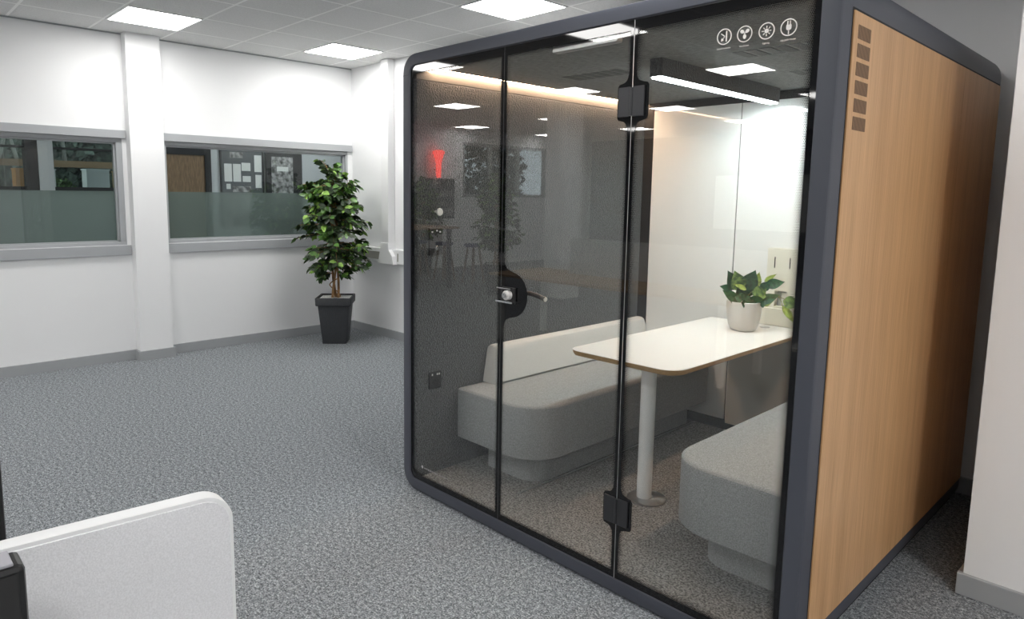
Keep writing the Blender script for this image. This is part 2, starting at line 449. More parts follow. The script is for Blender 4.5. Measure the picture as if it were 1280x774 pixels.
bm = B(); box(bm, -8.72, -8.57, -10.7, -7.95, 1.55, 1.62); box(bm, -8.72, -8.6, -10.7, -7.95, 2.69, 2.75)
for y in (-10.7, -9.75, -8.85, -8.0): box(bm, -8.72, -8.6, y, y + .05, 1.55, 2.75)
struct(obj('window_frame', bm, 'trim_grey', root))
struct(obj('pane', box(B(), -8.68, -8.674, -10.7, -7.95, 1.6, 2.7), 'window_glass', root))
slab('ground', (-16, -9.2, -14, 8, -.12, -.02), 'ground_grey')

# ceiling lights (0.6 m flat panels lying in the tile grid)
lights = []
def ceiling_light(x, y, label, group=None):
    if not lights:
        t = thing('ceiling_light', label, 'ceiling light', (x + .3, y + .3, H), group)
        bm = B(); lo, hi = -.292, .292
        for e in ((lo, hi, lo, lo + .014), (lo, hi, hi - .014, hi), (lo, lo + .014, lo + .014, hi - .014), (hi - .014, hi, lo + .014, hi - .014)):
            box(bm, e[0] + x + .3, e[1] + x + .3, e[2] + y + .3, e[3] + y + .3, H - .009, H - .0005)
        obj('frame', bm, 'trunking_white', t)
        bm = B(); prism(bm, rrect(x + .021, x + .579, y + .021, y + .579, .012, 3), H - .007, H - .002)
        obj('diffuser', bm, 'panel_light', t); lights.append(t)
        return t
    t = copy_tree(lights[0]); t.location = (x + .3, y + .3, H); t['label'] = label
    if group: t['group'] = group
    lights.append(t); return t
ceiling_light(GX, GY - 1.8, 'lit square ceiling panel above the white pier between the two windows')
ceiling_light(GX, GY, 'lit square ceiling panel in the corner above the potted tree')
ceiling_light(GX + 2.4, GY, 'lit square ceiling panel just above the top edge of the booth')
for r, y in enumerate((-3.03, -5.51, -8.0, -10.5)):
    for c, x in enumerate((GX, GX + 2.4, GX + 4.8, GX + 7.2, GX - 2.4, GX - 4.8)):
        if r == 0 and c in (5,): continue
        if c >= 4 and r == 0: continue
        ceiling_light(x, y, 'lit square ceiling panel deep in the room, seen mirrored in the booth glass', 'ceiling panels mirrored in the booth glass')
ceiling_light(GX + 4.8, GY - 1.8, 'lit square ceiling panel above the front right of the booth, outside the photo', 'ceiling panels over the open floor')
ceiling_light(GX + 7.2, GY - 1.8, 'lit square ceiling panel before the right hand wall, outside the photo', 'ceiling panels over the open floor')
ceiling_light(GX - 2.4, GY - 1.2, 'added unseen square ceiling panel that brightens the room beyond the windows', 'ceiling panels beyond the windows')
ceiling_light(GX + 8.4, GY - 2.4, 'added unseen square ceiling panel that brightens the right hand wall', 'ceiling panels over the open floor')  # extra lamp added to lift the right wall and the oak panel
ceiling_light(-6.5, 2.55, 'added unseen square ceiling panel that brightens the room beyond the windows', 'ceiling panels beyond the windows')  # second lamp put in here to brighten the far room

# cable trunking on the back wall
t = thing('cable_trunking', 'white cable trunking with riser and socket on the back wall behind the potted tree', 'trunking', (-3.6, YB, .84))
bm = B(); box(bm, XA + .001, -.2, YB - .052, YB - .001, .845, 1.005, .006); obj('dado_rail', bm, 'trunking_white', t)
bm = B(); box(bm, -3.33, -3.195, YB - .09, YB - .001, 1.0, H - .002, .006); obj('riser', bm, 'trunking_white', t)
bm = B()
P = [(-3.39, .842), (-3.10, .842), (-3.12, .93), (-3.185, 1.0), (-3.195, 1.075), (-3.33, 1.075), (-3.345, 1.0)]
prism(bm, P, -.001, .098, bt=.004, f=lambda u, v, w: (u, YB - w, v)); obj('junction', bm, 'trunking_white', t)
bm = B(); box(bm, -3.815, -3.415, YB - .056, YB - .05, .878, .964, .002)
s = obj('socket_plate', bm, 'socket_grey', t); s['label'] = 'grey double socket plate'
bm = B(); box(bm, -3.085, -3.065, YB - .056, YB - .05, .875, .965, .002); obj('socket_plate', bm, 'socket_grey', t)

# ------------------------------------------------------------------ the booth
booth = thing('office_booth', 'dark framed glass fronted meeting booth with oak side panel, standing on the carpet', 'meeting booth', (W / 2, D / 2, 0))
def ring(i, y, r): return [(u, y, v) for u, v in rrect(i, W - i, .006 + i, PH - i, r, 10)]
def ring_b(i, y, r): return [(u, y, v) for u, v in rrect(i, W - i, .0255, PH - i, r, 10)]
def ring_i(i, y, r, z=0): return [(u, y, v) for u, v in rrect(i, W - i, .066, PH - i, r, 10)]
bm = B()
rs = [ring_b(.05, D - .06, .03), ring_b(.05, .0225, .03), ring_i(.06, .022, .045), ring_i(.06, .004, .045), ring_i(.057, 0, .048)]
rs += [ring(.012, 0, .09), ring(.004, .0035, .097), ring(0, .012, .10), ring(0, D - .085, .10), ring(.006, D - .053, .095), ring(.025, D - .022, .08), ring(.056, D - .004, .05), ring(.085, D, .02)]
rings(bm, rs, True, True)
obj('frame', bm, 'booth_frame', booth, smooth=True)
bm = B(); box(bm, .04, W - .04, .03, D - .05, .0, .03); obj('plinth', bm, 'black_matt', booth)
# seam lines of the front frame
for a, b in ((W - .058, W - .001), (.001, .058)): obj('joint_line', box(B(), a, b, -.0006, .002, PH - .105, PH - .1035), 'black', booth)
# oak side panel with vents, in a dark reveal
y0, y1, z0, z1 = .0855, D - .10, .1438, PH - .1423
bm = B(); box(bm, W - .002, W + .0012, y0 - .002, y1 + .010, z0 - .004, z1 + .009); obj('panel_reveal', bm, 'black_matt', booth)
sp_ = obj('side_panel', box(B(), W + .0005, W + .006, y0, y1, z0, z1, .0012), 'oak_veneer', booth); sp_['label'] = 'oak veneered side panel'
bm = B(); box(bm, W + .0055, W + .0062, 1.395, 1.397, z0 + .002, z1 - .002); obj('panel_seam', bm, 'oak', sp_)
for k in range(6):
    zt = 2.139 - .0545 * k; bm = B(); prism(bm, rrect(.122 + .0015 * k, .230 + .0022 * k, zt - .041, zt, .002, 2), .0055, .0067, f=lambda u, v, w: (W + w, u, v))
    obj('vent', bm, 'vent_slots', sp_)
# lining
FZ, CZB = .06, 2.262
obj('booth_floor', box(B(), .062, W - .062, .03, 2.10, .03, FZ), 'booth_carpet', booth)
obj('booth_ceiling', box(B(), .062, W - .062, .024, 2.10, CZB, PH - .0515), 'felt_roof', booth)
for s in (0, 1):
    mx = (lambda a, b: (a, b)) if s == 0 else (lambda a, b: (W - b, W - a))
    bm = B(); box(bm, *mx(.062, .09), .026, 2.074, FZ, 2.192, .003); obj('wall_lining', bm, 'felt_dark', booth)
    bm = B(); box(bm, *mx(.062, .088), .026, 2.074, 2.195, 2.250, .002); obj('cove_panel', bm, 'cove_plain', booth)
    bm = B(); box(bm, *mx(.1125, .115), .10, 2.06, 2.2545, 2.2615); obj('strip_shade_lip', bm, 'dark_metal', booth)  # added lip, keeps the strip's light on the wall and off the room
    bm = B(); box(bm, *mx(.0905, .112), .10, 2.06, 2.2550, 2.2605); l = obj('light_strip', bm, 'led_warm', booth); l['label'] = 'warm white light strip along the ceiling edge'
bm = B(); box(bm, .09, W - .09, 2.076, 2.10, FZ, CZB - .001); box(bm, .09, .168, 2.068, 2.076, FZ, CZB - .001); box(bm, W - .168, W - .09, 2.068, 2.076, FZ, CZB - .001)
box(bm, .168, W - .168, 2.066, 2.076, 2.212, CZB - .001); box(bm, .168, W - .168, 2.066, 2.076, FZ, .125)
obj('back_frame', bm, 'black_matt', booth)
for a, b in ((.170, .813), (.820, 1.334), (1.341, W - .170)):
    bm = B(); box(bm, a, b, 2.066, 2.0755, .127, 2.210, .0015); o = obj('back_panel', bm, 'back_white', booth); o['label'] = 'glossy white back panel'
bm = B(); box(bm, .601, .612, .30, 2.06, FZ, FZ + .0035, .001); obj('light_streak_strip', bm, 'steel', booth)  # thin steel strip imitates a streak of light on the booth floor
# roof vents
for (xs, yy, n) in ((1.385, .82, 6), (.40, .80, 6)):
    for k in range(n):
        bm = B(); box(bm, xs + .064 * k, xs + .064 * k + .047, yy, yy + .155, CZB - .0015, CZB + .001); obj('roof_vent', bm, 'roof_slots', booth)
for k in range(3):
    bm = B(); box(bm, 1.37 + .064 * k, 1.417 + .064 * k, 1.46, 1.60, CZB - .0015, CZB + .001); obj('roof_vent', bm, 'roof_slots', booth)
# fixtures on the felt wall
XL = .09
f_ = obj('control_panel', box(B(), XL, XL + .009, .103, .196, 1.283, 1.432, .004), 'black', booth)
bm = B(); lathe(bm, [(.014, 0), (.014, .012), (.011, .016)], (XL + .009, .150, 1.324), 20, 'X'); obj('dial', bm, 'chrome', f_, smooth=True)
for y, z in ((.118, 1.405), (.150, 1.412), (.172, 1.405)):
    bm = B(); box(bm, XL + .009, XL + .0105, y, y + .010, z, z + .008); obj('button', bm, 'mark_white', f_)
bm = B(); lathe(bm, [(.006, 0), (.006, .03), (.019, .031), (.021, .036), (.019, .042)], (XL, .150, 1.517), 24, 'X'); o = obj('coat_hook', bm, 'mark_white', booth, smooth=True)
o = obj('power_socket', box(B(), XL, XL + .009, .105, .193, .545, .642, .004), 'black', booth)
for y in (.122, .157, .171):
    bm = B(); box(bm, XL + .009, XL + .0102, y, y + .008, .620, .630); obj('usb_port', bm, 'mark_white', o)
bm = B(); lathe(bm, [(.022, 0), (.022, .0012)], (XL + .009, .149, .582), 24, 'X'); obj('socket_face', bm, 'black_matt', o)

# glass front: fixed pane, door, fixed pane
GYa, GYb = .010, .018
ZB, ZT = .068, PH - .062
X0, XJ1, XJ2, X1 = .0615, .744, 1.4245, W - .0615
def arc(cx, cz, r, a0, a1, n=8): return [(cx + r * math.cos(math.radians(a0 + (a1 - a0) * i / n)), cz + r * math.sin(math.radians(a0 + (a1 - a0) * i / n))) for i in range(n + 1)]
HZ = (1.962, .355)             # hinge heights
def hinge_edge(x, sgn, reach, up):
    """outline points of the black flare round both hinges, along a vertical edge at x; sgn +1 bulges to +X"""
    pts = []
    for hz in sorted(HZ):
        half, b = .070, .022
        q = [(x, hz - half - .05), (x + sgn * .004, hz - half - .022), (x + sgn * .012, hz - half - .008), (x + sgn * (reach - b) * .7, hz - half - .002),
             (x + sgn * (reach - .006), hz - half + .004), (x + sgn * reach, hz - half + .014)]
        pts += q + [(a, 2 * hz - c) for a, c in reversed(q)]
    return pts if up else pts[::-1]
def pane_set(name, x0, x1, hole, label, dotx, parent=None, rcorn=0):
    root = booth if parent is None else parent
    p = obj(name, box(B(), x0, x1, GYa, GYb, ZB, ZT, .0008, 1), 'booth_glass', root); p['label'] = label
    flat('printed_border', [[(x0, ZB), (x1, ZB), (x1, ZT), (x0, ZT)], hole], .0005, 'frit_black', p, GYa - .0006)
    return p
BW = .024
# left pane
hole = rrect(X0 + .010, XJ1 - .016, ZB + .029, ZT - .036, (.006, .05, .05, .006), 5)
left = pane_set('fixed_pane', X0, XJ1 - .002, hole, 'fixed clear glass pane at the far end of the front', None)
# door pane
xl, xr, zb, zt = XJ1 + .018, XJ2 - .015, ZB + .029, ZT - .036
lock_z = 1.163
hole = [(xl, zb)] + [(xr, zb)] + hinge_edge(xr, -1, .050, True) + [(xr, zt), (xl, zt)]
q = [(xl, lock_z + .165), (xl + .004, lock_z + .14), (xl + .018, lock_z + .118), (xl + .04, lock_z + .108)] + arc(xl + .045, lock_z, .104, 82, -82, 14) + [(xl + .04, lock_z - .108), (xl + .018, lock_z - .118), (xl + .004, lock_z - .14), (xl, lock_z - .165)]
hole += q
door = pane_set('glass_door', XJ1 + .002, XJ2 - .002, hole, 'hinged clear glass door with a lock on its left edge', None)
# right pane
xl, xr = XJ2 + .015, X1 - .0185
hole = [(xl, zb), (xr, zb), (xr, zt), (xl, zt)] + hinge_edge(xl, 1, .058, True)[::-1]
right = pane_set('fixed_pane', XJ2 + .002, X1, hole, 'fixed clear glass pane with four white symbols at the near end', None)
for nm, p, (a, b) in (('l', left, (X0 + .008, XJ1 - .014)), ('d', door, (XJ1 + .012, XJ2 - .012)), ('r', right, (XJ2 + .013, X1 - .0175))):
    reach = .036 if nm == 'r' else .022
    dots('dot_print_' + nm, a, b, ZB + .027, ZT - .034, reach)
    rim = rrect(a, b, ZB + .027, ZT - .034, .002, 1); w = reach + .002
    flat('dotted_border', [rim, rrect(a + w, b - w, ZB + .027 + w, ZT - .034 - w, .002, 1)], .0003, 'dot_print_' + nm, p, GYa - .0004)
bm = B(); box(bm, XJ2 - .0011, XJ2 + .0011, GYa - .0008, GYb + .003, ZB, ZT); obj('edge_highlight_strip', bm, 'steel', booth)  # bright metal stands in for the highlight on the polished pane edges
bm = B(); box(bm, XJ1 - .0016, XJ1 + .0016, GYa - .0004, GYb + .003, ZB, ZT); obj('seal_strip', bm, 'dark_metal', booth)
for hz in HZ:
    h = obj('hinge', lathe(B(), [(.0065, hz - .052), (.0065, hz + .052)], (XJ2, GYa - .006, 0), 16), 'dark_metal', door, smooth=True)
    for s in (-1, 1):
        a, b = sorted((XJ2 + s * .007, XJ2 + s * .057))
        obj('hinge_plate', box(B(), a, b, GYa - .008, GYa - .0002, hz - .055, hz + .055, .0015), 'dark_metal', h)
# lock and lever
lk = obj('lock_body', box(B(), XJ1 + .012, XJ1 + .098, GYa - .010, GYa - .0002, lock_z - .038, lock_z + .034, .003), 'black', door)
bm = B()
prism(bm, rrect(XJ1 - .004, XJ1 + .086, lock_z + .026, lock_z + .032, .002, 2), .001, .026, f=lambda u, v, w: (u, GYa - w, v)); obj('lock_bracket', bm, 'chrome', lk); bm = B()
prism(bm, rrect(XJ1 - .006, XJ1 + .100, lock_z - .036, lock_z - .028, .002, 2), .001, .030, f=lambda u, v, w: (u, GYa - w, v)); obj('lock_bracket', bm, 'chrome', lk)
bm = B(); lathe(bm, [(.022, 0), (.022, -.020), (.019, -.024), (.012, -.025)], (XJ1 + .060, GYa - .010, lock_z - .001), 28, 'Y'); o = obj('lock_knob', bm, 'mark_white', lk, smooth=True)
bm = B(); lathe(bm, [(.012, 0), (.012, -.009)], (XJ1 + .060, GYa - .0345, lock_z - .001), 20, 'Y'); obj('keyhole', bm, 'chrome', o)
bm = B(); tube(bm, [(XJ1 + .098, GYb + .001, lock_z + .003), (XJ1 + .098, GYb + .045, lock_z + .003)], .010, 14)
ha = obj('handle_neck', bm, 'chrome', door, smooth=True)
bm = B(); tube(bm, [(XJ1 + .088, GYb + .05, lock_z + .006), (XJ1 + .13, GYb + .052, lock_z + .006), (XJ1 + .18, GYb + .05, lock_z), (XJ1 + .218, GYb + .05, lock_z - .008)], .011, 14)
obj('lever', bm, 'black', ha, smooth=True)
bm = B(); tube(bm, [(XJ1 + .2185, GYb + .05, lock_z - .0082), (XJ1 + .2225, GYb + .05, lock_z - .0088)], .0112, 14); obj('lever_cap', bm, 'chrome', ha, smooth=True)
# door closer seen behind the top of the glass
bm = B(); prism(bm, rrect(1.005, 1.335, 2.196, 2.226, .008, 4), .028, .062, bt=.003, bb=.003, f=lambda u, v, w: (u, w, v)); obj('closer_bar', bm, 'steel', booth)
for x in (.935, .962):
    bm = B(); lathe(bm, [(.0095, .022), (.0095, .03), (.006, .033)], (x, 0, 2.233 - (x - .935) * .06), 18, 'Y'); obj('glass_fixing', bm, 'mark_white', booth, smooth=True)
# white symbols on the near pane
GYm = GYa - .0006
def symbol(cx, cz, shapes, word, wx):
    R = .0262; K = .78
    sc_ = lambda P: [(cx + (u - cx) * K, cz + (v - cz) * K) for u, v in P]
    o = flat('symbol', [circle(cx, cz, R, 36), circle(cx, cz, R - .0034, 36)], .0004, 'mark_white', right, GYm)
    for s in shapes: flat('symbol_mark', [sc_(q) for q in (s if isinstance(s[0], list) else [s])], .0004, 'mark_white', o, GYm)
    text('lettering', word, .0072, cx, cz - R - .0135, GYm, 'mark_white', right)
cx, cz = 1.782, 2.142
symbol(cx, cz, [bar(cx + .010, cz - .021, cx + .010, cz + .022, .0055), bar(cx - .015, cz + .014, cx + .003, cz + .001, .0042), bar(cx + .003, cz + .001, cx - .005, cz - .008, .0042),
                [(cx - .001, cz - .014), (cx - .014, cz - .019), (cx - .012, cz - .004)]], 'Sound insulation', .06)
cx, cz = 1.853, 2.140
symbol(cx, cz, [circle(cx, cz + .003, .0032, 14)] + [circle(cx + .0135 * math.cos(a), cz + .003 + .0135 * math.sin(a), .0072, 18, .0098, a) for a in (math.radians(35), math.radians(145), math.radians(270))], 'Ventilation', .05)
cx, cz = 1.926, 2.138
symbol(cx, cz, [circle(cx, cz, .009, 22)] + [bar(cx + .0115 * math.cos(k * PI / 4), cz + .0115 * math.sin(k * PI / 4), cx + .020 * math.cos(k * PI / 4), cz + .020 * math.sin(k * PI / 4), .0034) for k in range(8)], 'Lighting', .04)
cx, cz = 1.996, 2.138
symbol(cx, cz, [[rrect(cx - .0105, cx + .0105, cz - .011, cz + .010, (.002, .002, .008, .008), 5)], bar(cx - .005, cz + .010, cx - .005, cz + .025, .005), bar(cx + .005, cz + .010, cx + .005, cz + .025, .005),
                bar(cx, cz - .012, cx, cz - .027, .0042)], '100-240V Power', .06)
# small worn maker's mark at the foot of the far pane: a dot, a run of strokes, a fine line
bm_mark = [circle(.160, .150, .0085, 16)]
for k in range(11):
    x = .178 + k * .0105; h = (.008, .006, .007, .010, .011, .008, .009, .007, .010, .008, .009)[k]
    bm_mark.append(rrect(x, x + .0055, .1475 - h / 2, .1475 + h / 2, .002, 2))
bm_mark.append([(.300, .1465), (.375, .1465), (.375, .1485), (.300, .1485)])
flat('maker_mark', bm_mark, .0004, 'mark_grey', left, GYm)

# ------------------------------------------------------------------ things in the booth
def bench(mirror, label):
    mX = (lambda x: W - x) if mirror else (lambda x: x)
    fl = (lambda P: [(mX(u), v) for u, v in P][::-1]) if mirror else (lambda P: P)
    t = thing('bench_seat', label, 'bench', (mX(.39), 1.18, FZ), 'upholstered benches in the booth')
    yf = .312 if not mirror else .285
    bm = B(); prism(bm, fl(rrect(.215, .588, yf + .125, 2.0, (.02, .02, .02, .13), 8)), FZ + .0005, .2265); obj('plinth', bm, 'bench_fabric', t, smooth=True)
    bm = B(); prism(bm, fl(rrect(.0925, .700, yf, 2.058, (.03, .02, .012, .21), 12)), .2275, .520, bt=.022, bb=.012, seg=5); s = obj('seat', bm, 'bench_fabric', t, smooth=True)
    bm = B(); P = fl(offset(rrect(.0925, .700, yf, 2.058, (.03, .02, .012, .21), 12), .004)); tube(bm, [(u, v, .5085) for u, v in P + P[:1]], .0028, 6); obj('piping', bm, 'bench_fabric', s, smooth=True)
    # backrest: profile in XZ leaning back, ends slightly tapered
    prof = [(.094, .5205), (.200, .5205), (.216, .535), (.186, .70), (.172, .728), (.150, .738), (.118, .740), (.098, .728), (.094, .70)]
    def sec(y, k, sh): return [(mX(.094 + (u - .094) * k), y + sh * (v - .52) / .22, .5205 + (v - .5205) * (1 - (1 - k) * .1)) for u, v in prof]
    rs = [sec(yf + .200, .80, .036), sec(yf + .206, .93, .036), sec(yf + .225, 1., .03), sec(1.2, 1., 0), sec(2.03, 1., 0), sec(2.05, .9, 0)]
    bm = B(); rings(bm, rs); b = obj('backrest', bm, 'back_fabric', t, smooth=True); b['label'] = 'pale grey padded backrest'
    return t
bench(False, 'long grey upholstered bench with pale backrest along the far felt wall of the booth')
bench(True, 'grey upholstered bench behind the near right edge of the booth glass')

TZ = .826
tb = thing('meeting_table', 'white topped table with brown plywood edge on a single white post, inside the booth', 'table', (1.07, 1.2, FZ))
tx0, tx1, ty0, ty1 = .727, 1.362, .512, 1.985
P = rrect(tx0, tx1, ty0, ty1, (.004, .004, .07, .10), 8)
bm = B()
rings(bm, [[(u, v, TZ - .0275) for u, v in offset(P, .010)], [(u, v, TZ - .018) for u, v in offset(P, .004)], [(u, v, TZ - .003) for u, v in P]])
top = obj('tabletop', bm, 'ply_edge', tb); top['label'] = 'plywood tabletop'
bm = B(); rings(bm, [[(u, v, TZ - .0028) for u, v in P], [(u, v, TZ - .0008) for u, v in P], [(u, v, TZ) for u, v in offset(P, .001)]]); obj('laminate', bm, 'table_white', top)
bm = B(); lathe(bm, [(.038, .0705), (.038, TZ - .028)], (1.072, .748, 0), 32); obj('post', bm, 'leg_white', tb, smooth=True)
bm = B(); lathe(bm, [(.098, FZ + .0005), (.098, FZ + .007), (.094, FZ + .0095)], (1.085, .755, 0), 40); obj('base_plate', bm, 'steel', tb, smooth=True)
bm = B(); box(bm, .86, 1.29, 1.992, 2.0645, .13, TZ - .029, .003); cb = obj('service_cabinet', bm, 'cabinet_beige', None)
tag(cb, 'beige cabinet on the back wall beneath the white table', 'cabinet')
md = thing('media_panel', 'cream upright connection panel with two slots, behind the potted plant', 'media panel', (1.165, 2.03, TZ))
bm = B(); prism(bm, rrect(1.052, 1.285, TZ + .001, .935, .004, 2), .0015, .075, bt=.003, f=lambda u, v, w: (u, 2.0655 - w, v)); obj('panel_base', bm, 'cream_panel', md)
bm = B()
for e in ((1.073, 1.130, .936, 1.305), (1.205, 1.262, .936, 1.305), (1.130, 1.205, 1.045, 1.305), (1.130, 1.205, .936, .947)): box(bm, e[0], e[1], 2.005, 2.0645, e[2], e[3])
pb = obj('panel_face', bm, 'cream_panel', md)
bm = B(); box(bm, 1.131, 1.204, 2.045, 2.062, .948, 1.044); obj('socket_recess', bm, 'trim_grey', md)
bm = B(); box(bm, 1.160, 1.200, 2.035, 2.045, .955, 1.03, .002); obj('socket_face', bm, 'leg_white', md)
for x in (1.117, 1.210):
    bm = B(); box(bm, x, x + .006, 2.0035, 2.0055, 1.185, 1.252); obj('slot', bm, 'black_matt', md)
gm = obj('cable_grommet', lathe(B(), [(.030, TZ + .0004), (.030, TZ + .003), (.026, TZ + .0045)], (1.13, 1.90, 0), 24), 'steel', tb, smooth=True)

lp = thing('linear_light', 'dark felt box lamp with a bright white strip beneath, hung from the booth ceiling', 'lamp', (1.075, 1.33, CZB))
bm = B(); prism(bm, rrect(1.035, 1.105, .69, 1.965, .010, 4), 2.178, CZB - .002, f=lambda u, v, w: (u, v, w)); obj('lamp_body', bm, 'felt_dark', lp)
bm = B(); prism(bm, rrect(1.044, 1.096, .70, 1.955, .006, 3), 2.171, 2.1775); o = obj('diffuser', bm, 'booth_lamp_light', lp); o['label'] = 'glowing white lamp diffuser'

# trailing pothos in a stone-coloured pot
PC = Vector((1.08, 1.715, TZ + .001))
pp = thing('potted_plant', 'variegated trailing plant in a round pale stone pot on the white table', 'potted plant', PC)
bm = B(); lathe(bm, [(.060, 0), (.072, .006), (.084, .03), (.094, .075), (.099, .12), (.100, .172), (.097, .175), (.092, .172), (.091, .15), (.0905, .149)], PC, 40); obj('pot', bm, 'pot_stone', pp, smooth=True)
bm = B(); lathe(bm, [(.0, .150), (.089, .150), (.089, .156), (.0, .160)], PC, 24); obj('soil', bm, 'bark', pp)
vr = Vector((WIN_R.x, WIN_R.y, 0)).normalized(); vf = Vector((-vr.y, vr.x, 0))          # across the view / away from it
PXM = 7.74 * 208.
def pv(cx, cy, depth):            # measured offsets (from an enlargement) to a point near the pot
    return PC + vr * ((cx - 379) / PXM) + Vector((0, 0, 1)) * ((712 - cy) / PXM) + vf * depth
def heart_leaf(bm, a, b, w, mi, cup=.16, face=None, n=11):
    a, b = Vector(a), Vector(b); L = (b - a).length; t = (b - a) / L
    nrm = Vector(face) if face else Vector((-vf.x, -vf.y, .45))
    s = t.cross(nrm).normalized(); nn = s.cross(t).normalized()
    rows = []
    prof = [.08, .52, .80, .95, 1., .97, .88, .74, .56, .36, .16, .0]
    for i in range(n + 1):
        u = i / n; hw = w / 2 * prof[i]; bend = nn * (-.16 * L * (u * u) + .10 * L * u)
        c = a + t * (L * u) + bend
        rows.append([bm.verts.new(c - s * hw + nn * cup * hw), bm.verts.new(c - s * hw * .5 + nn * cup * .25 * hw), bm.verts.new(c), bm.verts.new(c + s * hw * .5 + nn * cup * .25 * hw), bm.verts.new(c + s * hw + nn * cup * hw)])
    for r0, r1 in zip(rows, rows[1:]):
        for k in range(4):
            try:
                f = bm.faces.new((r0[k], r0[k + 1], r1[k + 1], r1[k])); f.material_index = mi; f.smooth = True
            except ValueError: pass
LV = [(300, 440, 190, 375, 80, -.02, 0), (350, 400, 300, 300, 110, .02, 0), (430, 400, 400, 290, 110, .02, 0), (500, 400, 520, 300, 90, .02, 0), (330, 440, 290, 425, 70, -.09, 0), (480, 440, 520, 415, 80, -.07, 0),
  # base, tip, width (enlargement px), depth, material
    (300, 330, 205, 140, 120, .03, 0), (325, 330, 265, 138, 135, .0, 1), (385, 320, 452, 130, 135, .01, 0), (490, 310, 525, 155, 75, .04, 2),
    (585, 250, 672, 168, 38, .04, 2), (585, 285, 745, 238, 85, .02, 0), (535, 325, 602, 235, 75, .0, 0), (415, 335, 572, 372, 120, -.05, 1),
    (490, 435, 675, 350, 82, -.03, 0), (265, 335, 138, 290, 66, .03, 0), (285, 420, 145, 318, 84, -.03, 0), (385, 370, 335, 445, 125, -.08, 0),
    (440, 360, 430, 440, 100, -.08, 0), (360, 310, 225, 252, 42, -.05, 2), (330, 400, 260, 380, 90, -.06, 0), (480, 420, 560, 300, 80, .0, 1),
    (400, 340, 330, 215, 100, .06, 0), (450, 330, 500, 225, 100, .07, 1),
    (742, 425, 885, 462, 108, -.01, 1), (725, 470, 828, 622, 62, -.03, 2), (555, 470, 638, 430, 42, .0, 2)]
bm = B()
for (ax, ay, bx, by, w, d, mi) in LV:
    tilt = random.uniform(-.03, .03)
    heart_leaf(bm, pv(ax, ay, d), pv(bx, by, d + tilt - .012), w * 1.22 / PXM, mi)
obj('foliage', bm, ['pothos_dark', 'pothos_mid', 'pothos_light'], pp)
bm = B()
for pts in ([(480, 430, -.02), (600, 400, -.01), (668, 362, 0), (715, 390, 0), (770, 412, -.01), (745, 425, -.01)], [(700, 385, 0), (728, 430, -.01), (725, 470, -.03)], [(520, 440, 0), (540, 470, 0), (556, 470, 0)],
            [(400, 440, 0), (410, 380, 0), (415, 335, -.04)], [(500, 440, .02), (560, 370, .03), (620, 300, .03), (600, 262, .03)]):
    tube(bm, [pv(*p) for p in pts], .0022, 6)
obj('stems', bm, 'stem_green', pp, smooth=True)

